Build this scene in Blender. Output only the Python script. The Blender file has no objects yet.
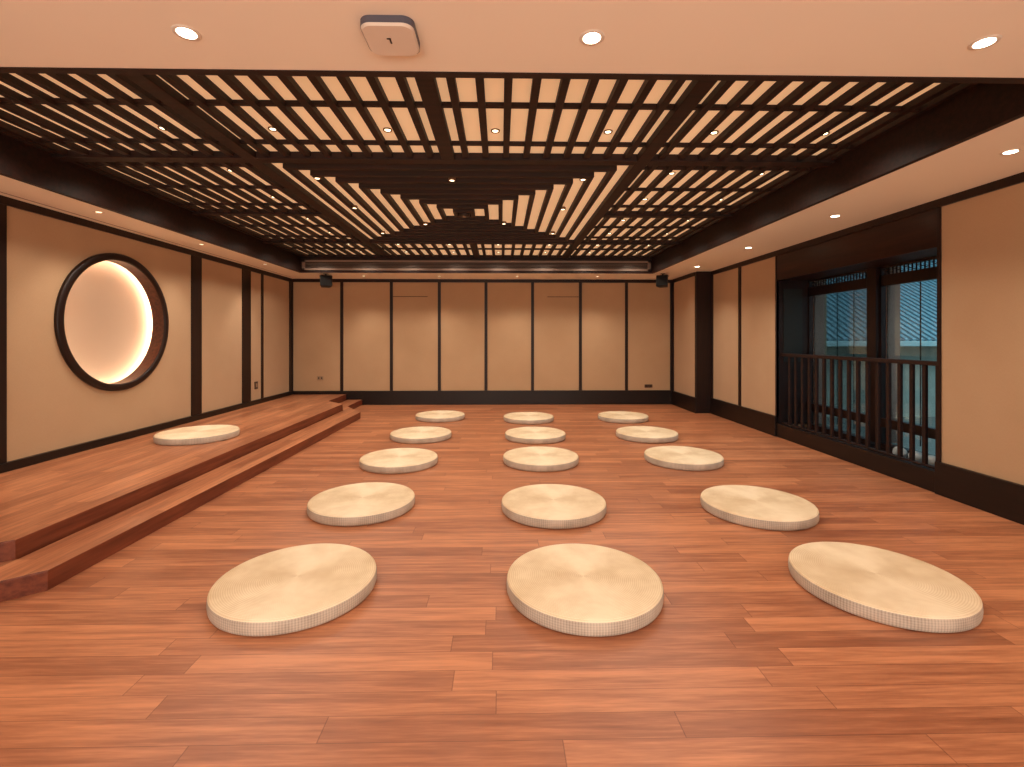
import bpy, bmesh, math, random
from math import sin, cos, pi, atan, tan, radians
from mathutils import Vector, Matrix
random.seed(7)
S = bpy.context.scene
C = S.collection
WL = {}                                              # world origin of every object

# ------------------------------------------------------------------ helpers
def new(): return bmesh.new()

def box(bm, x0, x1, y0, y1, z0, z1, bev=0.0, mi=0):
    if x0 > x1: x0, x1 = x1, x0
    if y0 > y1: y0, y1 = y1, y0
    if z0 > z1: z0, z1 = z1, z0
    r = bmesh.ops.create_cube(bm, size=1.0)
    vs = r['verts']
    for v in vs:
        v.co.x = x0 + (v.co.x + .5) * (x1 - x0)
        v.co.y = y0 + (v.co.y + .5) * (y1 - y0)
        v.co.z = z0 + (v.co.z + .5) * (z1 - z0)
    fs = list({f for v in vs for f in v.link_faces})
    for f in fs: f.material_index = mi
    if bev > 0:
        es = list({e for v in vs for e in v.link_edges})
        bmesh.ops.bevel(bm, geom=es, offset=bev, segments=2, profile=.6, affect='EDGES')

def lathe(bm, prof, axis='z', c=(0, 0, 0), n=64, mi=0, cap0=True, cap1=True, smooth=True):
    """prof: list of (radius, height along axis)"""
    rings = []
    for r, h in prof:
        ring = []
        for k in range(n):
            a = 2 * pi * k / n
            if axis == 'z': p = (c[0] + r * cos(a), c[1] + r * sin(a), c[2] + h)
            else: p = (c[0] + h, c[1] + r * cos(a), c[2] + r * sin(a))
            ring.append(bm.verts.new(p))
        rings.append(ring)
    for i in range(len(rings) - 1):
        for k in range(n):
            f = bm.faces.new((rings[i][k], rings[i][(k + 1) % n], rings[i + 1][(k + 1) % n], rings[i + 1][k]))
            f.smooth = smooth; f.material_index = mi
    if cap0: bm.faces.new(rings[0][::-1]).material_index = mi
    if cap1: bm.faces.new(rings[-1]).material_index = mi

def cyl(bm, p0, p1, r, n=12, r1=None):
    p0 = Vector(p0); p1 = Vector(p1); d = p1 - p0
    q = d.to_track_quat('Z', 'Y').to_matrix().to_4x4(); q.translation = (p0 + p1) / 2
    bmesh.ops.create_cone(bm, cap_ends=True, segments=n, radius1=r, radius2=r if r1 is None else r1,
                          depth=d.length, matrix=q)

def prism(bm, pts, z0, z1, bev=0.0):
    lo = [bm.verts.new((x, y, z0)) for x, y in pts]
    hi = [bm.verts.new((x, y, z1)) for x, y in pts]
    n = len(pts)
    bm.faces.new(lo[::-1]); top = bm.faces.new(hi)
    for i in range(n): bm.faces.new((lo[i], lo[(i + 1) % n], hi[(i + 1) % n], hi[i]))
    if bev:
        bmesh.ops.bevel(bm, geom=list(top.edges), offset=bev, segments=2, profile=.6, affect='EDGES')

def plate_hole(bm, x, y0, y1, z0, z1, cy, cz, r, n=96):
    """flat sheet in the plane X=x with a round hole"""
    corners = [math.atan2(zz - cz, yy - cy) for yy in (y0, y1) for zz in (z0, z1)]
    an = sorted([2 * pi * k / n - pi for k in range(n)] + corners)
    ins, outs = [], []
    for a in an:
        dy, dz = cos(a), sin(a); t = 1e9
        if dy > 1e-9: t = min(t, (y1 - cy) / dy)
        if dy < -1e-9: t = min(t, (y0 - cy) / dy)
        if dz > 1e-9: t = min(t, (z1 - cz) / dz)
        if dz < -1e-9: t = min(t, (z0 - cz) / dz)
        ins.append(bm.verts.new((x, cy + r * dy, cz + r * dz)))
        outs.append(bm.verts.new((x, cy + t * dy, cz + t * dz)))
    m = len(an)
    for k in range(m):
        bm.faces.new((ins[k], ins[(k + 1) % m], outs[(k + 1) % m], outs[k]))

def obj(name, bm, mat, parent=None, origin=None):
    """bm is in world coordinates; the object's origin becomes the centre of its base"""
    bmesh.ops.recalc_face_normals(bm, faces=bm.faces)
    vs = [v.co for v in bm.verts]
    if origin is None:
        lo = [min(v[i] for v in vs) for i in range(3)]; hi = [max(v[i] for v in vs) for i in range(3)]
        origin = ((lo[0] + hi[0]) / 2, (lo[1] + hi[1]) / 2, lo[2])
    o = Vector(origin)
    bm.transform(Matrix.Translation(-o))
    me = bpy.data.meshes.new(name); bm.to_mesh(me); bm.free()
    for m in (mat if isinstance(mat, (list, tuple)) else [mat]): me.materials.append(m)
    ob = bpy.data.objects.new(name, me); C.objects.link(ob)
    if parent is not None:
        ob.parent = parent; ob.location = o - WL[parent.name]
    else: ob.location = o
    WL[ob.name] = o
    return ob

def tag(o, label, cat, group=None, kind=None):
    o['label'] = label; o['category'] = cat
    if group: o['group'] = group
    if kind: o['kind'] = kind
    return o

def thing(name, loc, label, cat, group=None):
    o = bpy.data.objects.new(name, None); C.objects.link(o)
    o.location = loc; o.empty_display_size = .1; WL[o.name] = Vector(loc)
    return tag(o, label, cat, group)

def struct(name, bm, mat):
    o = obj(name, bm, mat); o['kind'] = 'structure'; return o

def dup(root, loc, label, rz=0.0):
    r = root.copy(); C.objects.link(r); r.location = loc; r.rotation_euler = (0, 0, rz); r['label'] = label
    WL[r.name] = Vector(loc)
    for ch in list(root.children):
        c = ch.copy(); C.objects.link(c); c.parent = r
        for g in list(ch.children):
            d = g.copy(); C.objects.link(d); d.parent = c
    return r

# ------------------------------------------------------------------ materials
def lin(c):
    return tuple(((v / 12.92) if v <= .04045 else ((v + .055) / 1.055) ** 2.4) for v in c) + (1,)

class NT:
    def __init__(s, name):
        s.m = bpy.data.materials.new(name); s.m.use_nodes = True; s.t = s.m.node_tree
        s.b = s.t.nodes['Principled BSDF']
    def n(s, typ, **kw):
        x = s.t.nodes.new(typ)
        for k, v in kw.items(): setattr(x, k, v)
        return x
    def l(s, a, b): s.t.links.new(a, b)
    def setin(s, node, i, v):
        if hasattr(v, 'default_value') and hasattr(v, 'is_output'): s.l(v, node.inputs[i])
        else: node.inputs[i].default_value = v
    def math(s, op, a, b=None, c=None):
        x = s.n('ShaderNodeMath', operation=op); s.setin(x, 0, a)
        if b is not None: s.setin(x, 1, b)
        if c is not None: s.setin(x, 2, c)
        return x.outputs[0]
    def mix(s, f, a, b, mode='MIX'):
        x = s.n('ShaderNodeMix', data_type='RGBA', blend_type=mode)
        s.setin(x, 0, f); s.setin(x, 6, a); s.setin(x, 7, b); return x.outputs[2]
    def pos(s): return s.n('ShaderNodeNewGeometry').outputs['Position']
    def noise(s, vec, scale, detail=3, rough=.5):
        x = s.n('ShaderNodeTexNoise'); s.l(vec, x.inputs['Vector'])
        x.inputs['Scale'].default_value = scale; x.inputs['Detail'].default_value = detail
        x.inputs['Roughness'].default_value = rough; return x.outputs['Fac']
    def scale(s, vec, v):
        x = s.n('ShaderNodeMapping'); s.l(vec, x.inputs['Vector']); x.inputs['Scale'].default_value = v
        return x.outputs[0]
    def ramp(s, f, stops):
        x = s.n('ShaderNodeValToRGB'); s.l(f, x.inputs[0]); e = x.color_ramp.elements
        while len(e) < len(stops): e.new(.5)
        for i, (p, c) in enumerate(stops): e[i].position = p; e[i].color = c
        return x.outputs[0]
    def bump(s, h, strength, dist=.01):
        x = s.n('ShaderNodeBump'); x.inputs['Strength'].default_value = strength
        x.inputs['Distance'].default_value = dist; s.l(h, x.inputs['Height'])
        s.l(x.outputs[0], s.b.inputs['Normal'])

def plain(name, col, rough=.5, spec=.5, metal=0, nz=.06, nscale=6):
    t = NT(name); p = t.pos(); f = t.noise(p, nscale, 3)
    c = lin(col); d = tuple(max(0, v * (1 - nz * 2)) for v in c[:3]) + (1,)
    t.l(t.mix(f, d, c), t.b.inputs['Base Color'])
    t.b.inputs['Roughness'].default_value = rough; t.b.inputs['Metallic'].default_value = metal
    t.b.inputs['Specular IOR Level'].default_value = spec
    return t.m

def glow(name, col, strength):
    t = NT(name)
    t.b.inputs['Base Color'].default_value = lin(col)
    t.b.inputs['Emission Color'].default_value = lin(col); t.b.inputs['Emission Strength'].default_value = strength
    return t.m

def planks(name, along='x', dark=(.45, .25, .17), light=(.82, .56, .40), w=.105, L=1.15, rough=.28):
    t = NT(name); p = t.pos(); sp = t.n('ShaderNodeSeparateXYZ'); t.l(p, sp.inputs[0])
    a, b = (sp.outputs[0], sp.outputs[1]) if along == 'x' else (sp.outputs[1], sp.outputs[0])
    rowf = t.math('DIVIDE', b, w); row = t.math('FLOOR', rowf)
    wn = t.n('ShaderNodeTexWhiteNoise', noise_dimensions='1D'); t.l(row, wn.inputs['W'])
    sh = t.math('ADD', t.math('DIVIDE', a, L), t.math('MULTIPLY', wn.outputs['Value'], 7.3))
    idx = t.math('FLOOR', sh)
    cv = t.n('ShaderNodeCombineXYZ'); t.l(row, cv.inputs[0]); t.l(idx, cv.inputs[1])
    w2 = t.n('ShaderNodeTexWhiteNoise', noise_dimensions='2D'); t.l(cv.outputs[0], w2.inputs['Vector'])
    tone = w2.outputs['Value']
    # grain: stretched along the board, shifted per board
    off = t.n('ShaderNodeVectorMath', operation='MULTIPLY_ADD'); t.l(w2.outputs['Color'], off.inputs[0])
    off.inputs[1].default_value = (9, 9, 9); t.l(p, off.inputs[2])
    gs = (1.6, 26, 26) if along == 'x' else (26, 1.6, 26)
    g1 = t.noise(t.scale(off.outputs[0], gs), 1.0, 5, .62)
    gs2 = (5, 70, 70) if along == 'x' else (70, 5, 70)
    g2 = t.noise(t.scale(off.outputs[0], gs2), 1.0, 3, .6)
    big = t.noise(p, 1.1, 2)
    v = t.math('ADD', t.math('MULTIPLY', tone, .22), t.math('MULTIPLY', g1, .74))
    v = t.math('ADD', v, t.math('MULTIPLY', g2, .44)); v = t.math('ADD', v, t.math('MULTIPLY', big, .18))
    col = t.ramp(v, [(.36, lin(dark)), (.70, lin(tuple((x + y) / 2 for x, y in zip(dark, light)))), (1.0, lin(light))])
    # seams
    fr = t.math('FRACT', rowf); e1 = t.math('MINIMUM', fr, t.math('SUBTRACT', 1.0, fr))
    s1 = t.math('LESS_THAN', e1, .012)
    fr2 = t.math('FRACT', sh); e2 = t.math('MINIMUM', fr2, t.math('SUBTRACT', 1.0, fr2))
    s2 = t.math('LESS_THAN', e2, .0016)
    seam = t.math('MAXIMUM', s1, s2)
    col = t.mix(t.math('MULTIPLY', seam, .45), col, lin((.25, .10, .06)))
    t.l(col, t.b.inputs['Base Color'])
    t.l(t.math('ADD', rough, t.math('MULTIPLY', g1, .12)), t.b.inputs['Roughness'])
    t.b.inputs['Specular IOR Level'].default_value = .45
    hb = t.math('SUBTRACT', t.math('MULTIPLY', g2, .3), seam)
    t.bump(hb, .12, .004)
    return t.m

def darkwood(name, col=(.085, .04, .03), col2=(.16, .075, .05), rough=.42, along=2):
    t = NT(name); p = t.pos(); sc = [30, 30, 30]; sc[along] = 2.0
    g = t.noise(t.scale(p, sc), 1.0, 4, .6)
    t.l(t.ramp(g, [(.3, lin(col)), (.75, lin(col2))]), t.b.inputs['Base Color'])
    t.b.inputs['Roughness'].default_value = rough; t.b.inputs['Specular IOR Level'].default_value = .35
    t.bump(g, .08, .003)
    return t.m

def fabric(name, c1, c2):
    t = NT(name); p = t.pos()
    n1 = t.noise(p, 1.4, 3); n2 = t.noise(t.scale(p, (400, 400, 60)), 1.0, 2)
    n3 = t.noise(t.scale(p, (60, 60, 400)), 1.0, 2)
    f = t.math('ADD', t.math('MULTIPLY', n1, .5), t.math('MULTIPLY', t.math('ADD', n2, n3), .25))
    t.l(t.ramp(f, [(.3, lin(c1)), (.7, lin(c2))]), t.b.inputs['Base Color'])
    t.b.inputs['Roughness'].default_value = .9; t.b.inputs['Specular IOR Level'].default_value = .15
    t.b.inputs['Sheen Weight'].default_value = .15
    t.bump(t.math('ADD', n2, n3), .15, .001)
    return t.m

def straw(name, c1, c2, side=False):
    t = NT(name); tc = t.n('ShaderNodeTexCoord'); sp = t.n('ShaderNodeSeparateXYZ'); t.l(tc.outputs['Object'], sp.inputs[0])
    x, y, z = sp.outputs
    r = t.math('SQRT', t.math('ADD', t.math('MULTIPLY', x, x), t.math('MULTIPLY', y, y)))
    ang = t.math('ARCTAN2', y, x)
    if not side:
        turn = t.math('ADD', t.math('DIVIDE', r, .0095), t.math('DIVIDE', ang, 2 * pi))     # spiral rope
        rope = t.math('ABSOLUTE', t.math('SINE', t.math('MULTIPLY', turn, pi)))
        cell = t.math('ABSOLUTE', t.math('SINE', t.math('MULTIPLY', t.math('ADD', ang, t.math('MULTIPLY', t.math('FLOOR', turn), .37)), 90)))
        h = t.math('ADD', rope, t.math('MULTIPLY', cell, .35))
    else:
        rope = t.math('ABSOLUTE', t.math('SINE', t.math('MULTIPLY', ang, 95)))
        rows = t.math('ABSOLUTE', t.math('SINE', t.math('MULTIPLY', z, pi / .011)))
        h = t.math('ADD', rope, t.math('MULTIPLY', rows, .6))
    nz = t.noise(tc.outputs['Object'], 9, 4)
    f = t.math('ADD', t.math('MULTIPLY', h, .22), t.math('MULTIPLY', nz, .60))
    if not side:                                     # the reed lies along the rings: sheen painted into the colour in two opposite sectors
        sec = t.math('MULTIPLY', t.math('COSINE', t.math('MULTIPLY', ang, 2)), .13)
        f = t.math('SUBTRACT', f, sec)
    t.l(t.ramp(f, [(.2, lin(c1)), (.72, lin(c2))]), t.b.inputs['Base Color'])
    t.b.inputs['Roughness'].default_value = .62; t.b.inputs['Specular IOR Level'].default_value = .3
    t.bump(h, .22, .003)
    return t.m

M = {}
M['floor'] = planks('floor_planks', 'x')
M['plat'] = planks('platform_planks', 'y', rough=.25)
M['wood'] = darkwood('dark_wood')
M['woodx'] = darkwood('dark_wood_beams', (.06, .024, .015), (.19, .08, .046), .6, 0)
M['lintel'] = darkwood('dark_lintel_board', (.11, .05, .035), (.21, .10, .06), .35, 1)
M['base'] = darkwood('dark_baseboard', (.07, .04, .03), (.12, .065, .045), .4, 1)
M['fab'] = fabric('wall_fabric', (.70, .58, .45), (.76, .64, .51))
M['plaster'] = plain('ceiling_paint', (.96, .93, .86), .85, .2, nz=.02, nscale=1.5)
M['wall'] = plain('wall_paint', (.80, .68, .56), .9, .2)
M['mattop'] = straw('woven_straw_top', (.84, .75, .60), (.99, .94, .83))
M['matside'] = straw('woven_straw_side', (.56, .52, .47), (.84, .80, .74), True)
M['black'] = plain('black_plastic', (.035, .025, .025), .5)
M['blackmesh'] = plain('black_mesh', (.03, .025, .025), .8)
M['white'] = plain('white_plastic', (.90, .86, .80), .4)
M['shadedside'] = plain('shaded_device_side', (.33, .33, .38), .5)  # sides of the white ceiling device, their shading painted in as blue-grey
M['brass'] = plain('spotlight_metal', (.55, .40, .28), .35, metal=.6)
M['greymetal'] = plain('grille_metal', (.55, .46, .40), .45, metal=.1)
M['darkmetal'] = plain('dark_metal', (.16, .12, .10), .5)
M['plate'] = plain('socket_plate', (.62, .52, .42), .4)
M['darkplate'] = plain('dark_socket_plate', (.28, .18, .12), .4)
M['niche'] = plain('niche_back', (.82, .72, .62), .8, .2, nz=.01)
M['jamb'] = darkwood('niche_jamb_wood', (.20, .10, .065), (.34, .19, .12), .35, 1)
M['louvre'] = plain('louvre_metal', (.40, .33, .28), .5)
M['sill'] = plain('polished_dark_sill', (.14, .10, .09), .12, .6)
M['taupe'] = plain('taupe_stucco', (.90, .66, .58), .8)
M['green_dark'] = plain('dark_grey_panel', (.10, .11, .10), .6)

def t_glass():
    t = NT('window_glass'); t.b.inputs['Base Color'].default_value = (.75, .9, .95, 1)
    tr = t.n('ShaderNodeBsdfTransparent'); tr.inputs[0].default_value = (.72, .86, .9, 1)
    gl = t.n('ShaderNodeBsdfGlossy'); gl.inputs['Roughness'].default_value = .03
    nz = t.noise(t.pos(), 3, 2)
    fr = t.n('ShaderNodeFresnel'); fr.inputs[0].default_value = 1.3
    mx = t.n('ShaderNodeMixShader'); t.l(t.math('MULTIPLY', fr.outputs[0], t.math('ADD', .7, t.math('MULTIPLY', nz, .1))), mx.inputs[0])
    t.l(tr.outputs[0], mx.inputs[1]); t.l(gl.outputs[0], mx.inputs[2])
    t.l(mx.outputs[0], t.t.nodes['Material Output'].inputs['Surface']); return t.m
M['glass'] = t_glass()

def t_glowceil():
    t = NT('recess_ceiling_added_glow'); f = t.noise(t.pos(), 1.2, 2)
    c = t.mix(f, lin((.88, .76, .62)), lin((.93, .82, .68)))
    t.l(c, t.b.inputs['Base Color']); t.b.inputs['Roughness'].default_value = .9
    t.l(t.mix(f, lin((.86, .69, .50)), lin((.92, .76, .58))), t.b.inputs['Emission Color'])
    t.b.inputs['Emission Strength'].default_value = EM_CEIL  # emission added to the plain ceiling, stands in for bounced light
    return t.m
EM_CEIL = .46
M['glowceil'] = t_glowceil()
M['lamp'] = glow('downlight_lens', (1, .93, .80), 14)
M['dimlamp'] = glow('dim_downlight_lens', (1, .88, .70), 2.5)
M['slamp'] = glow('spotlight_lens', (1, .90, .72), 5)
M['led'] = glow('led_strip', (1, .92, .84), 52)

def t_roof():
    t = NT('roof_tiles'); p = t.pos(); sp = t.n('ShaderNodeSeparateXYZ'); t.l(p, sp.inputs[0])
    a = t.math('MULTIPLY', t.math('SINE', t.math('MULTIPLY', sp.outputs[0], 2 * pi / .15)), .5)
    b = t.math('FRACT', t.math('DIVIDE', sp.outputs[1], .25))
    f = t.math('MULTIPLY', t.math('ADD', t.math('ADD', a, .5), t.math('MULTIPLY', b, .5)), .66)
    t.l(t.ramp(f, [(.1, lin((.22, .32, .36))), (.9, lin((.58, .70, .74)))]), t.b.inputs['Base Color'])
    t.b.inputs['Roughness'].default_value = .6
    return t.m
M['roof'] = t_roof()
M['gutter'] = plain('pale_gutter', (.80, .88, .88), .5)
M['outwall'] = plain('grey_green_wall', (.80, .78, .72), .9, nz=.2)
M['ground'] = plain('outdoor_ground', (.45, .43, .40), .9)
M['blob'] = plain('pale_blob', (.86, .92, .94), .35, nz=.3, nscale=18)

# ------------------------------------------------------------------ dimensions
HC = 2.37          # soffit height
XL, XR, YB, YF = -3.92, 3.53, 8.97, -2.5
XB = 3.28          # bumped-out end of the right wall
RX0, RX1, RY0, RY1 = -3.41, 2.63, 1.99, 8.10   # opening in the ceiling
ZT = 2.667          # ceiling above the lattice
CY, CZ, CR = 4.927, 1.415, .70  # round niche
WY0, WY1 = 3.75, 5.97          # window bay
def bx(name, dims, mat, parent=None, bev=0.0):
    bm = new(); box(bm, *dims, bev=bev); return obj(name, bm, mat, parent)

# ------------------------------------------------------------------ floor, platform
bm = new(); box(bm, XL - .1, XR + .0, YF, YB, -.1, 0); fl = struct('floor', bm, M['floor'])
XP = XL + .031
up = [(XP, YF), (-2.90, YF), (-2.90, 2.24), (-2.53, 2.515), (-2.53, 7.63), (-2.90, 8.00), (-2.90, YB), (XP, YB)]
lo = [(-2.88, YF), (-2.60, YF), (-2.60, 2.10), (-2.245, 2.388), (-2.19, 7.44), (-2.60, 8.07), (-2.60, YB), (-2.88, YB),
      (-2.88, 8.0), (-2.51, 7.63), (-2.51, 2.515), (-2.88, 2.24)]
M['riser'] = darkwood('shaded_riser_wood', (.36, .17, .11), (.54, .29, .19), .4, 1)  # same wood as the platform, riser shade painted into the colour
def step(name, pts, z, label, cat):
    bm = new(); prism(bm, pts, .001, z, bev=.006)
    for f in bm.faces:
        f.material_index = 0
    bm.normal_update()
    for f in bm.faces: f.material_index = 0 if abs(f.normal.z) > .5 else 1
    return tag(obj(name, bm, [M['plat'], M['riser']]), label, cat)
step('platform', up, .20, 'raised wooden platform running along the left wall', 'platform')
step('platform_step', lo, .10, 'long low wooden step in front of the raised platform', 'step')

# ------------------------------------------------------------------ walls
T = .15
# back wall with panels
bm = new(); box(bm, XL - T, XR + .6, YB + .02, YB + T, 0, ZT + .1); wb = struct('wall_back', bm, M['wall'])
def xb(u, d=8.97): 
    z = d
    for _ in range(4): z = d + .019 * ((u - 500.5) * z / 473)
    return (u - 500.5) * z / 473
bu = [291, 342, 391.5, 439.4, 486, 532.5, 580.3, 626.3]
bxs = [xb(u) for u in bu] + [XB]
PZ0, PZ1 = .265, 2.31
for i in range(8):
    a, b = bxs[i], bxs[i + 1]
    pn = bx('fabric_panel', (a, b, YB - .001, YB + .02, PZ0 - .02, PZ1 + .02), M['fab'], wb)
    if i in (2, 5):                                  # top seam of a flush door
        x0, x1 = (a + .03, a + .68) if i == 2 else (a + .28, b - .03)
        bx('door_seam', (x0, x1, YB - .004, YB, 2.035, 2.047), M['darkplate'], pn)
for i, x in enumerate(bxs):
    w = .045 if i in (0, 8) else .028
    bx('batten', (x - w, x + w, YB - .018, YB + .01, PZ0 - .01, PZ1 + .03), M['wood'], wb, .003)
bx('top_rail', (XL, XB, YB - .02, YB + .01, PZ1, HC), M['wood'], wb)
bm = new(); box(bm, -2.60, XB, YB - .03, YB + .01, 0, PZ0, bev=.004); struct('baseboard_back', bm, M['base'])
bm = new(); box(bm, XL, -2.9, YB - .025, YB + .01, .20, PZ0, bev=.004)
box(bm, -2.9, -2.6, YB - .025, YB + .01, .10, PZ0, bev=.004); struct('trim_1', bm, M['base'])

# left wall with round niche
bm = new()
plate_hole(bm, XL - .02, 3.6, 6.3, 0, ZT + .1, CY, CZ, .67)
box(bm, XL - T, XL - .02, YF, 3.6, 0, ZT + .1); box(bm, XL - T, XL - .02, 6.3, YB + .02, 0, ZT + .1)
wl = struct('wall_left', bm, M['wall'])
LP = [(YF, -.7), (-.5, 1.5), (1.7, 3.6), (3.82, 6.065), (6.265, 7.245), (7.485, 7.815), (7.885, 8.845)]
for a, b in LP:
    bm = new()
    if a == 3.82: plate_hole(bm, XL, a - .01, b + .01, .27, 2.31, CY, CZ, .67)
    else: box(bm, XL - .02, XL, a - .01, b + .01, .26, 2.32)
    obj('fabric_panel', bm, M['fab'], wl)
for a, b, d in [(-.7, -.5, .014), (1.5, 1.7, .014), (3.6, 3.82, .014), (6.065, 6.265, .014), (7.245, 7.485, .014), (7.815, 7.885, .012), (8.845, 8.985, .014)]:
    bx('post', (XL - .02, XL + d, a, b, .2, HC), M['wood'], wl, .004)
bx('top_rail', (XL - .02, XL + .018, YF, YB, 2.305, HC), M['wood'], wl)
bm = new(); box(bm, XL - .02, XL + .034, YF, YB, .2, .27, bev=.003); struct('baseboard_left', bm, M['base'])

# round niche
nt = thing('round_niche', (XL, CY, CZ - CR), 'large round recessed wall niche with dark wooden ring and glowing inner edge', 'niche')
bm = new(); lathe(bm, [(.632, -.10), (.632, .028), (.640, .034), (.690, .034), (CR, .026), (CR, 0), (.66, 0), (.66, -.10)],
                  'x', (XL, CY, CZ), 96, cap0=False, cap1=False)
obj('ring_frame', bm, M['wood'], nt)
bm = new(); lathe(bm, [(.632, .02), (.632, -.11)], 'x', (XL, CY, CZ), 96, cap0=False, cap1=False)
for v in bm.verts:
    d = Vector((0, v.co.y - CY, v.co.z - CZ)).normalized(); v.co -= d * .003
obj('jamb', bm, M['jamb'], nt)
bm = new(); lathe(bm, [(.632, -.11), (.82, -.11)], 'x', (XL, CY, CZ), 96, cap0=False, cap1=False)
lathe(bm, [(.82, -.11), (.82, -.19)], 'x', (XL, CY, CZ), 96, cap0=False, cap1=False); obj('cavity_rim', bm, M['niche'], nt)
bm = new(); lathe(bm, [(.83, -.185), (.83, -.195)], 'x', (XL, CY, CZ), 96); obj('back_panel', bm, M['niche'], nt)
bm = new(); lathe(bm, [(.725, -.113), (.745, -.113), (.745, -.120), (.725, -.120), (.725, -.113)], 'x', (XL, CY, CZ), 96, cap0=False, cap1=False)
obj('light_strip', bm, M['led'], nt)

# right wall
bm = new()
box(bm, XR + .02, XR + T + .5, YF, WY0 - .02, 0, ZT + .1)
box(bm, XR + .02, XR + T + .5, WY1 + .02, 7.84, 0, ZT + .1)
box(bm, XR + .02, XR + T + .5, WY0 - .02, WY1 + .02, 2.02, ZT + .1)
box(bm, XB + .02, XR + T + .5, 7.86, YB + .05, 0, ZT + .1)
wr = struct('wall_right', bm, M['wall'])
for a, b in [(YF, -.3), (-.25, 1.7), (1.75, WY0 - .03), (WY1 + .01, 6.865), (6.945, 7.80)]:
    bx('fabric_panel', (XR, XR + .02, a - .01, b + .01, .255, 2.32), M['fab'], wr)
bx('fabric_panel', (XB, XB + .02, 7.90, 8.88, .255, 2.32), M['fab'], wr)
for a, b in [(-.3, -.25), (1.7, 1.75), (WY0 - .03, WY0 + .0), (WY1 - .0, WY1 + .025), (6.87, 6.94), (7.78, 7.85)]:
    bx('batten', (XR - .012, XR + .01, a, b, .24, 2.33), M['wood'], wr, .003)
bx('pillar', (XB - .012, XR + .02, 7.835, 7.90, 0, HC), M['wood'], wr, .004)
bx('batten', (XB - .014, XB + .01, 8.88, YB - .02, .24, HC), M['wood'], wr, .003)
bx('top_rail', (XR - .016, XR + .02, YF, 7.84, 2.305, HC), M['wood'], wr)
bx('top_rail', (XB - .016, XB + .02, 7.90, YB - .02, 2.305, HC), M['wood'], wr)
bm = new(); box(bm, XR - .03, XR + .01, YF, WY0, 0, .26, bev=.004); box(bm, XR - .03, XR + .01, WY1, 7.83, 0, .26, bev=.004)
box(bm, XB - .03, XB + .01, 7.83, YB - .03, 0, .26, bev=.004); struct('baseboard_right', bm, M['base'])
# wall behind the camera
bm = new(); box(bm, XL - T, XR + T, YF - T, YF, 0, ZT + .1); struct('wall_front', bm, M['wall'])

# window bay: lintel, reveals, sill
XW = 3.93
bm = new(); box(bm, XR - .005, XW + .1, WY0, WY1, 1.99, 2.305); struct('trim_2', bm, M['lintel'])
bm = new(); box(bm, XR - .005, XW + .1, WY1, WY1 + .03, .16, 2.0)
box(bm, XR - .005, XW + .1, WY0 - .03, WY0, .16, 2.0); struct('trim_3', bm, M['wood'])
bm = new(); box(bm, XR + .08, XR + .32, WY1 - .008, WY1, .95, 1.88); struct('trim_4', bm, M['green_dark'])
bm = new(); box(bm, XR - .012, XR + .045, WY0, WY1, 0, .17, bev=.004); struct('trim_5', bm, M['base'])
bm = new(); box(bm, XR + .045, XW + .1, WY0, WY1, 0, .13); struct('trim_8', bm, M['sill'])

def window(n, y0, y1):
    """frame in the plane X = XW; the pane sits behind it"""
    bm = new(); f = .05
    x0, x1 = XW, XW + .05
    box(bm, x0, x1, y1 - .02, y1, .17, 1.99); box(bm, x0, x1, y0, y0 + .02, .17, 1.99)
    box(bm, x0 - .02, x1 + .02, y0, y1, .13, .17); box(bm, x0, x1, y0, y1, 1.79, 1.90); box(bm, x0, x1, y0, y1, 1.97, 1.99)
    box(bm, x0 - .01, x1, y0, y1, .34, .43)
    w = struct('window_%d' % n, bm, M['wood'])
    bm = new(); box(bm, XW + .055, XW + .061, y0 + .02, y1 - .02, .17, 1.79); obj('pane', bm, M['glass'], w)
    bm = new(); box(bm, XW + .03, XW + .034, y0 + .02, y1 - .02, 1.9, 1.97); obj('transom_pane', bm, M['glass'], w)
    # carved transom: small meander of bars
    bm = new(); step_ = .045; y = y0 + .03; k = 0; z0, z1 = 1.90, 1.97
    while y < y1 - .05:
        box(bm, XW + .01, XW + .022, y, y + .007, z0, z1)
        if k % 3 == 0: box(bm, XW + .01, XW + .022, y, y + step_, z0 + .03, z0 + .036)
        if k % 3 == 1: box(bm, XW + .01, XW + .022, y, y + step_, z0 + .048, z0 + .054)
        if k % 3 == 2: box(bm, XW + .01, XW + .022, y, y + step_, z0 + .016, z0 + .022)
        y += step_; k += 1
    obj('fretwork', bm, M['woodx'], w)
    bm = new(); box(bm, XW + .065, XW + .19, y1 - .03, y1 + .02, .17, 1.99); obj('outer_jamb', bm, M['taupe'], w)
    for q in range(3):
        yy = y1 - .30 - q * .27
        bm = new(); cyl(bm, (XW + .16, yy, .2), (XW + .16, yy, 1.98), .006, 8); obj('security_bar', bm, M['darkmetal'], w)
    return w
window(1, 4.955, WY1); window(2, WY0, 4.83)
bm = new(); box(bm, XW - .04, XW + .06, 4.83, 4.955, .17, 1.99, bev=.004); struct('trim_6', bm, M['wood'])

# railing across the bay
rl = thing('railing', (XR + .07, (WY0 + WY1) / 2, .17), 'low dark wooden railing with square balusters across the window bay', 'railing')
bx('top_rail', (XR + .045, XR + .10, WY0, WY1, 1.025, 1.062), M['woodx'], rl, .004)
bx('bottom_rail', (XR + .05, XR + .09, WY0, WY1, .170, .188), M['woodx'], rl, .003)
for k in range(-4, 14):
    y = 5.32 - .125 * k
    if WY0 + .02 < y < WY1 - .02:
        bx('baluster', (XR + .058, XR + .083, y - .017, y + .017, .185, 1.03), M['woodx'], rl, .002)

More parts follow.
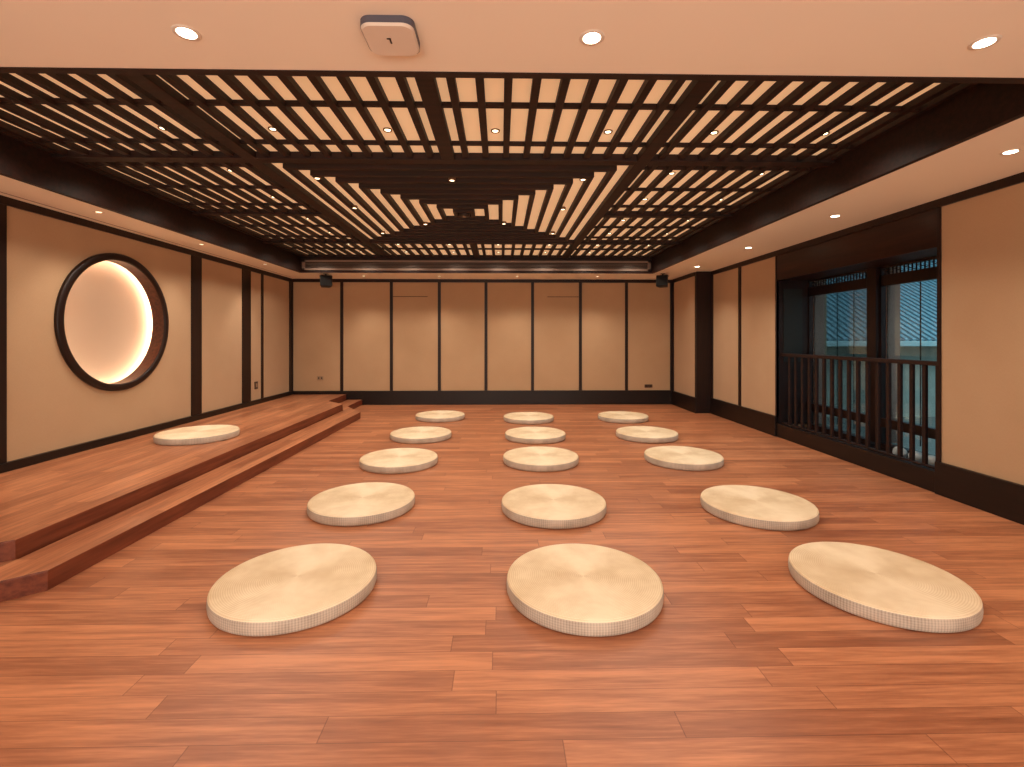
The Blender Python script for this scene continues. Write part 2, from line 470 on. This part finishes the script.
# outside the window
hs = thing('neighbour_building', (11, 9.4, -.3), 'neighbouring building with blue-grey tiled roof and pale gutter outside the window', 'building')
bm = new(); X0, X1, Y0, Y1, Z0, SL = 5.9, 17.0, 9.0, 16.0, 1.20, .56
n = 28
for j in range(n):                                   # overlapping courses, each tile row a little step
    ya, yb_ = Y0 + (Y1 - Y0) * j / n, Y0 + (Y1 - Y0) * (j + 1) / n
    za, zb = Z0 + SL * (ya - Y0) + .02, Z0 + SL * (yb_ - Y0)
    bm.faces.new([bm.verts.new(c) for c in ((X0, ya, za), (X1, ya, za), (X1, yb_, zb), (X0, yb_, zb))])
    bm.faces.new([bm.verts.new(c) for c in ((X0, ya, za - .03), (X1, ya, za - .03), (X1, ya, za), (X0, ya, za))])
x = X0
while x < X1:
    cyl(bm, (x, Y0 - .02, Z0 + .01), (x, Y1, Z0 + .01 + SL * (Y1 - Y0)), .042, 6); x += .15
obj('tiled_roof', bm, M['roof'], hs)
bx('gutter', (X0, X1, Y0 - .12, Y0, 1.10, 1.20), M['gutter'], hs, .01)
bx('wall', (X0 + .2, X1, Y0 + .2, Y0 + .4, -.3, 1.3), M['outwall'], hs)
bm = new(); box(bm, XW + .2, 25, -10, 40, -.4, -.3); gr = struct('ground_outside', bm, M['ground'])
for k, (y, w) in enumerate([(3.90, 'nearest'), (4.04, 'second'), (4.19, 'third'), (4.36, 'farthest')]):  # four smooth pale blobs resting on the sill, kind unknown
    bm = new(); r = bmesh.ops.create_icosphere(bm, subdivisions=3, radius=1.0)
    for v in r['verts']:
        q = 1 + .10 * sin(3 * v.co.x + k) * cos(2.5 * v.co.y + 2 * k)
        v.co = Vector((3.74 + v.co.x * .05 * q, y + v.co.y * .06 * q, .13 + .052 + v.co.z * .055 * q))
    for f in bm.faces: f.smooth = True
    tag(obj('pale_blob', bm, M['blob']), 'pale rounded stone on the window sill behind the railing, %s of four' % w, 'blob', 'pale blobs behind the railing')

# ------------------------------------------------------------------ ceiling
bm = new()
box(bm, XL - T, RX0, YF, YB + .1, HC, HC + .06); box(bm, RX1, XR + T + .5, YF, YB + .1, HC, HC + .06)
box(bm, RX0, RX1, YF, RY0, HC, HC + .06); box(bm, RX0, RX1, RY1, YB + .1, HC, HC + .06)
ce = struct('ceiling', bm, M['plaster'])
bx('shadow_gap', (XL + .095, XL + .105, YF, YB - .3, HC - .002, HC), M['greymetal'], ce)
bx('upper_ceiling', (RX0 - .1, RX1 + .1, RY0 - .1, RY1 + .1, ZT, ZT + .05), M['glowceil'], ce)
bm = new(); e = .04                                  # dark lining of the recess
box(bm, RX0, RX0 + e, RY0, RY1, HC - .004, ZT); box(bm, RX1 - e, RX1, RY0, RY1, HC - .004, ZT)
box(bm, RX0 + e, RX1 - e, RY0, RY0 + e, HC - .004, ZT); box(bm, RX0 + e, RX1 - e, RY1 - e, RY1, HC - .004, ZT)
struct('trim_7', bm, M['woodx'])

# ------------------------------------------------------------------ slatted ceiling
ix0, ix1, iy0, iy1 = RX0 + e, RX1 - e, RY0 + e, RY1 - e
BXC = [-1.90, -.40, 1.10]; BYC = [3.66, 5.27, 6.81]
la = thing('slatted_ceiling', (-.39, 5.05, 2.57), 'dark wooden slatted ceiling grid with concentric square pattern in its middle', 'ceiling grid')
zb0, zb1, hb = 2.612, ZT, .05
for x in (BXC[0], BXC[2]): bx('beam', (x - hb, x + hb, iy0, iy1, zb0, zb1), M['woodx'], la, .004)
for y0, y1 in ((iy0, BYC[0] - hb), (BYC[2] + hb, iy1)): bx('beam', (BXC[1] - hb, BXC[1] + hb, y0, y1, zb0, zb1), M['woodx'], la, .004)
xr_ = [(ix0, BXC[0] - hb), (BXC[0] + hb, BXC[2] - hb), (BXC[2] + hb, ix1)]
for y in (BYC[0], BYC[2]):
    for a, b in xr_: bx('beam', (a, b, y - hb, y + hb, zb0, zb1), M['woodx'], la, .004)
for a, b in (xr_[0], xr_[2]): bx('beam', (a, b, BYC[1] - hb, BYC[1] + hb, zb0, zb1), M['woodx'], la, .004)
for dims in ((ix0, ix0 + .035, iy0, iy1), (ix1 - .035, ix1, iy0, iy1), (ix0 + .035, ix1 - .035, iy0, iy0 + .03), (ix0 + .035, ix1 - .035, iy1 - .035, iy1)):
    bx('edge_beam', dims + (zb0 + .02, zb1), M['woodx'], la)
ex = [ix0 + .035, BXC[0] - hb, BXC[0] + hb, BXC[1] - hb, BXC[1] + hb, BXC[2] - hb, BXC[2] + hb, ix1 - .035]
ey = [iy0 + .03, BYC[0] - hb, BYC[0] + hb, BYC[1] - hb, BYC[1] + hb, BYC[2] - hb, BYC[2] + hb, iy1 - .035]
bcx = [-2.65, -1.15, .35, 1.85]
rowy = [(2.28, 2.85, 3.41), (3.87, 4.43, 5.0), (5.38, 5.94, 6.55), (6.98, 7.42)]
sz0, sz1, sw = 2.626, ZT, .0225
for i in range(4):
    for j in range(4):
        if i in (1, 2) and j in (1, 2): continue
        x0, x1, y0, y1 = ex[2 * i], ex[2 * i + 1], ey[2 * j], ey[2 * j + 1]
        bm = new()
        for k in range(-4, 5):
            x = bcx[i] + k * .154
            box(bm, x - sw, x + sw, y0, y1, sz0, sz1)
        for y in rowy[j]:
            box(bm, x0, x1, y - .015, y + .015, 2.642, sz1)
        obj('slat_panel', bm, M['woodx'], la)
# concentric squares in the middle
cx, cy = -.40, 5.235
bm = new()
for k in range(9):
    a = 1.3245 - .154 * k; w = sw
    for s in (-1, 1):
        for ax in (0, 1):
            # mitred bar: outer edge a+w, inner edge a-w
            ey_ = 1.045
            P = [(-(a + w), s * (a + w)), (a + w, s * (a + w)), (a - w, s * (a - w)), (-(a - w), s * (a - w))]
            if ax: P = [(q, p) for p, q in P]
            P = [(p, q * ey_) for p, q in P]
            lo_ = [bm.verts.new((cx + p, cy + q, sz0 - .008)) for p, q in P]; hi_ = [bm.verts.new((cx + p, cy + q, sz1)) for p, q in P]
            bm.faces.new(lo_); bm.faces.new(hi_)
            for i in range(4): bm.faces.new((lo_[i], lo_[(i + 1) % 4], hi_[(i + 1) % 4], hi_[i]))
obj('square_pattern_panel', bm, M['woodx'], la)

# ventilation grille on the far face of the recess
vg = thing('air_grille', (-.42, RY1 - e - .02, 2.40), 'long flat air grille on the far side of the ceiling recess', 'vent')
gx0, gx1, gz0, gz1, gy = ix0 + .02, ix1 - .02, 2.405, 2.575, RY1 - e
bm = new()
box(bm, gx0, gx1, gy - .02, gy, gz0, gz0 + .03); box(bm, gx0, gx1, gy - .02, gy, gz1 - .03, gz1)
box(bm, gx0, gx0 + .05, gy - .02, gy, gz0, gz1); box(bm, gx1 - .05, gx1, gy - .02, gy, gz0, gz1)
obj('frame', bm, M['greymetal'], vg)
bm = new()
for k in range(5):
    z = gz0 + .036 + k * .024
    box(bm, gx0 + .05, gx1 - .05, gy - .014, gy - .002, z, z + .012)
obj('louvre', bm, M['louvre'], vg)

# ------------------------------------------------------------------ lamps
def spot(loc, power, size_deg, blend, rad=.04, col=(1, .80, .60), rot=(0, 0, 0)):
    L = bpy.data.lights.new('spot_light', 'SPOT'); L.energy = power; L.spot_size = radians(size_deg)
    L.spot_blend = blend; L.shadow_soft_size = rad; L.color = col
    o = bpy.data.objects.new('spot_light', L); C.objects.link(o); o.location = loc; o.rotation_euler = rot; return o
P_SOF, P_LAT, P_NEAR = 29, 10.5, 18
WARM = (1, .84, .68)
def make_downlight(loc, label, group):
    t = thing('downlight', (0, 0, 0), label, 'ceiling light', group)
    bm = new(); lathe(bm, [(.032, -.002), (.043, -.004), (.047, -.001), (.047, .0)], 'z', (0, 0, 0), 32, cap0=False, cap1=False)
    obj('trim_ring', bm, M['white'], t)
    bm = new(); lathe(bm, [(.032, -.003), (.032, -.001)], 'z', (0, 0, 0), 32); obj('lens', bm, M['lamp'], t)
    t.location = loc; WL[t.name] = Vector(loc); return t
dl = None
def downlight(x, y, label, group, power, ang=86, dim=False):
    global dl
    loc = (x, y, HC)
    if dim:
        t = thing('downlight', loc, label, 'ceiling light', group)
        bm = new(); lathe(bm, [(.022, -.001), (.040, -.002), (.043, .0)], 'z', loc, 32, cap0=False, cap1=False); obj('trim_ring', bm, M['white'], t)
        bm = new(); lathe(bm, [(.022, -.0015), (.022, -.0005)], 'z', loc, 32); obj('lens', bm, M['dimlamp'], t)
    elif dl is None: dl = make_downlight(loc, label, group)
    else:
        d = dup(dl, loc, label); d['group'] = group
    spot((x, y, HC - .012), power, ang, .95, .035, WARM)
for k, x in enumerate((-1.15, .34, 1.83)):
    downlight(x, 1.755, 'round recessed downlight in the front ceiling strip, %s of three' % ('leftmost', 'middle', 'rightmost')[k], 'downlights in the front ceiling strip', P_NEAR, 120)
ordn = ['nearest', 'second nearest', 'third nearest', 'farthest']
for k, y in enumerate((2.78, 4.27, 5.78, 7.30)):
    downlight(3.06, y, 'round recessed downlight above the right wall, %s of four' % ordn[k], 'downlights above the right wall', P_SOF)
for k, y in enumerate((4.26, 5.70, 7.22)):
    downlight(-3.56, y, 'round recessed downlight above the platform, %s of three' % ('nearest', 'middle', 'farthest')[k], 'downlights above the platform', P_SOF * 1.15, dim=True)
spot((-3.56, 2.8, HC - .012), P_SOF, 86, .95, .035, WARM)
pos4 = ['leftmost', 'second from left', 'third from left', 'rightmost']
for k, x in enumerate((-2.45, -1.10, .30, 1.75)):
    downlight(x, 8.52, 'round recessed downlight above the back wall, %s of four' % pos4[k], 'downlights above the back wall', P_SOF * .9, dim=True)

sl = None
def slat_lamp(x, y, label, z=ZT):
    global sl
    loc = (x, y, z)
    if sl is None:
        t = thing('spotlight', (0, 0, 0), label, 'spotlight', 'small spotlights between the ceiling slats')
        bm = new(); lathe(bm, [(.019, -.004), (.028, -.010), (.031, -.006), (.031, .0)], 'z', (0, 0, 0), 20, cap0=False, cap1=False)
        lathe(bm, [(.030, -.001), (.030, .020)], 'z', (0, 0, 0), 20); obj('housing', bm, M['brass'], t)
        bm = new(); lathe(bm, [(.019, -.006), (.019, -.002)], 'z', (0, 0, 0), 20); obj('lens', bm, M['slamp'], t)
        t.location = loc; WL[t.name] = Vector(loc); sl = t
    else: dup(sl, loc, label)
    spot((x, y, 2.598), P_LAT, 150, .6, .05, WARM)
def nth(i, n):
    w = ['leftmost', 'second from left', 'third from left', 'fourth from left', 'fourth from right', 'third from right', 'second from right', 'rightmost']
    return w[i] if n == 8 else ['leftmost', 'inner left', 'inner right', 'rightmost'][i]
cols = [c + d for c in bcx for d in (-.385, .385)]
rows = [(3.22, 'nearest'), (4.02, 'second'), (4.77, 'third'), (5.62, 'fourth'), (6.33, 'fifth'), (7.12, 'sixth'), (7.74, 'farthest')]
for r, (y, rn) in enumerate(rows):
    xs = cols if r in (0, 5, 6) else cols[:2] + cols[6:]
    for i, x in enumerate(xs):
        slat_lamp(x, y, 'small spotlight between ceiling slats, %s in the %s row of outer bays' % (nth(i, len(xs)), rn))
for x, y, lab in [(-1.565, 4.07, 'near left corner'), (-.42, 4.10, 'near middle'), (.71, 4.06, 'near right corner'),
                    (-1.53, 4.99, 'left middle'), (.66, 5.0, 'right middle'), (-.90, 5.68, 'left of the two behind its centre'),
                    (.04, 5.64, 'right of the two behind its centre'), (-1.53, 6.17, 'far left corner'), (.68, 6.15, 'far right corner')]:
    slat_lamp(x, y, 'small spotlight in the concentric square ceiling pattern, %s' % lab, 2.622)
sd = thing('smoke_detector', (cx, cy + .0, 2.60), 'small dark round sensor at the centre of the concentric square ceiling pattern', 'sensor')
bm = new(); lathe(bm, [(.05, .0), (.062, .012), (.062, .035)], 'z', (cx, cy, 2.595), 24); obj('body', bm, M['darkmetal'], sd)
bm = new(); lathe(bm, [(.018, -.004), (.02, .001)], 'z', (cx, cy, 2.595), 16); obj('lens', bm, M['plate'], sd)

# rounded white device on the front ceiling strip
ap = thing('ceiling_device', (-.40, 1.74, 2.335), 'rounded square white device mounted on the front ceiling strip', 'wireless device')
def rsq(bm, cx_, cy_, h, r, z0, z1, sh=1.0, n=8):
    pts0 = []
    for qx, qy, a0 in ((1, 1, 0), (-1, 1, pi / 2), (-1, -1, pi), (1, -1, 3 * pi / 2)):
        for k in range(n + 1):
            a = a0 + pi / 2 * k / n; pts0.append((qx * (h - r) + r * cos(a), qy * (h - r) + r * sin(a)))
    lo_ = [bm.verts.new((cx_ + x * sh, cy_ + y * sh, z0)) for x, y in pts0]; hi_ = [bm.verts.new((cx_ + x, cy_ + y, z1)) for x, y in pts0]
    bm.faces.new(lo_); bm.faces.new(hi_); m = len(pts0)
    for i in range(m): bm.faces.new((lo_[i], lo_[(i + 1) % m], hi_[(i + 1) % m], hi_[i]))
bm = new(); rsq(bm, -.40, 1.74, .095, .04, 2.345, HC, 1.0); obj('side_band', bm, M['shadedside'], ap)
bm = new(); rsq(bm, -.40, 1.74, .094, .04, 2.337, 2.345, .93); obj('cover', bm, M['white'], ap)
bm = new(); box(bm, -.404, -.398, 1.72, 1.75, 2.335, 2.337); box(bm, -.412, -.398, 1.72, 1.725, 2.335, 2.337); obj('indicator', bm, M['darkmetal'], ap)

# ------------------------------------------------------------------ speakers
def speaker(x, y, rz, label):
    t = thing('speaker', (x, y, 2.14), label, 'speaker', 'black speakers under the far ceiling corners')
    bm = new(); box(bm, -.10, .10, -.075, .075, 0, .20, bev=.02)
    for v in bm.verts: 
        if v.co.y > 0: v.co.x *= .75
    cab = bm
    R = Matrix.Translation((x, y, 2.14)) @ Matrix.Rotation(rz, 4, 'Z') @ Matrix.Rotation(radians(-6), 4, 'X')
    bm.transform(R); obj('cabinet', bm, M['black'], t)
    bm = new(); box(bm, -.088, .088, -.082, -.072, .015, .185, bev=.004); bm.transform(R); g = obj('grille', bm, M['blackmesh'], t)
    bm = new(); cyl(bm, (x, y, 2.32), (x, y, HC), .012); box(bm, x - .035, x + .035, y - .035, y + .035, HC - .008, HC + .001)
    box(bm, x - .11, x + .11, y - .012, y + .012, 2.325, 2.335); obj('bracket', bm, M['black'], t)
speaker(-3.02, 8.24, radians(28), 'black speaker hanging under the ceiling at the far left corner')
speaker(2.80, 8.12, radians(-32), 'black speaker hanging under the ceiling at the far right corner')

# ------------------------------------------------------------------ sockets
def socket_b(x, z, w, h, mat, label, name='wall_socket', cat='socket'):
    t = thing(name, (x, YB - .006, z), label, cat)
    bm = new(); box(bm, x - w / 2, x + w / 2, YB - .012, YB - .001, z - h / 2, z + h / 2, bev=.003); obj('plate', bm, mat, t)
    for s in (-1, 1):
        bm = new(); box(bm, x + s * w * .25 - .008, x + s * w * .25 + .008, YB - .014, YB - .011, z - h * .2, z + h * .2)
        obj('outlet', bm, M['darkmetal'], t)
socket_b(-3.39, .505, .11, .075, M['plate'], 'small beige wall socket low on the back wall above the platform')
socket_b(2.82, .345, .15, .06, M['darkplate'], 'small dark wall socket low on the back wall at its right end')
t = thing('light_switch', (XL, 7.655, .46), 'small dark switch plate low on the narrow left wall panel', 'switch')
bm = new(); box(bm, XL, XL + .012, 7.61, 7.70, .44, .56, bev=.003); obj('plate', bm, M['darkplate'], t)
bm = new(); box(bm, XL + .012, XL + .017, 7.635, 7.675, .47, .53, bev=.002); obj('rocker', bm, M['plate'], t)

# ------------------------------------------------------------------ floor cushions
def make_cushion(label):
    t = thing('floor_cushion', (0, 0, 0), label, 'cushion', 'round woven straw floor cushions')
    R, H = .380, .071; e_ = .014
    bm = new(); pr = [(.0015, H - .003)] + [(r, H - .003 + .003 * min(1, r / .08)) for r in (.01, .03, .08, .16, .24, .32)] + \
         [(R - e_, H), (R - e_ * .5, H - e_ * .16), (R - .002, H - e_ * .6)]
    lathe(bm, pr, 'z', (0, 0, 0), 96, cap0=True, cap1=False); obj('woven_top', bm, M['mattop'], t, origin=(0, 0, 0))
    bm = new(); lathe(bm, [(R - .012, .0), (R - .003, .005), (R, .014), (R + .0015, .034), (R, H - e_ - .002), (R - .002, H - e_ * .6)], 'z', (0, 0, 0), 96, cap0=True, cap1=False)
    obj('side_band', bm, M['matside'], t, origin=(0, 0, 0))
    return t
CU = [(-1.011, 2.373), (.411, 2.344), (1.887, 2.341), (-1.024, 3.534), (.388, 3.462), (1.864, 3.406),
      (-1.013, 4.752), (.408, 4.790), (1.862, 4.794), (-1.003, 5.995), (.437, 5.948), (1.853, 5.969),
      (-.942, 7.414), (.428, 7.225), (1.892, 7.275)]
rn = ['nearest row', 'second row', 'third row', 'fourth row', 'farthest row']; cn = ['left', 'middle', 'right']
cush = None
for i, (x, y) in enumerate(CU):
    lb = 'round woven straw cushion on the floor, %s column, %s' % (cn[i % 3], rn[i // 3])
    if cush is None:
        cush = make_cushion(lb); cush.location = (x, y, 0.0005)
    else: dup(cush, (x, y, 0.0005), lb, random.uniform(-.12, .12))
dup(cush, (-3.195, 5.063, .2005), 'round woven straw cushion alone on the raised platform below the round niche')

# ------------------------------------------------------------------ fill light, world, camera
def area(loc, rot, sx, sy, power, col):
    L = bpy.data.lights.new('area_light', 'AREA'); L.shape = 'RECTANGLE'; L.size = sx; L.size_y = sy; L.energy = power; L.color = col
    o = bpy.data.objects.new('area_light', L); C.objects.link(o); o.location = loc; o.rotation_euler = rot
area((-.1, -.9, 2.33), (radians(12), 0, 0), 5.5, 1.6, 38, (1, .88, .76))
area((-.1, -2.40, 1.15), (radians(106), 0, 0), 6.0, 2.0, 190, (1, .90, .80))
area((9.0, 5.0, 7.5), (radians(-15), 0, 0), 10, 6, 850, (.68, .86, .92))

W = bpy.data.worlds.new('World'); S.world = W; W.use_nodes = True
bg = W.node_tree.nodes['Background']; bg.inputs[0].default_value = (.22, .34, .40, 1); bg.inputs[1].default_value = 1.3

cam = bpy.data.cameras.new('Camera'); co = bpy.data.objects.new('Camera', cam); C.objects.link(co)
co.location = (0, 0, 1.25); co.rotation_euler = (radians(90), 0, -atan(.019))
cam.sensor_width = 36; cam.lens = 473 / 1024 * 36; cam.clip_start = .05
cam.shift_x = 2.5 / 1024; cam.shift_y = -45 / 1024
S.camera = co
S.view_settings.view_transform = 'Standard'; S.view_settings.look = 'None'
S.view_settings.exposure = 0.12
S.cycles.use_denoising = True
S.cycles.max_bounces = 8; S.cycles.diffuse_bounces = 5; S.cycles.sample_clamp_indirect = 6
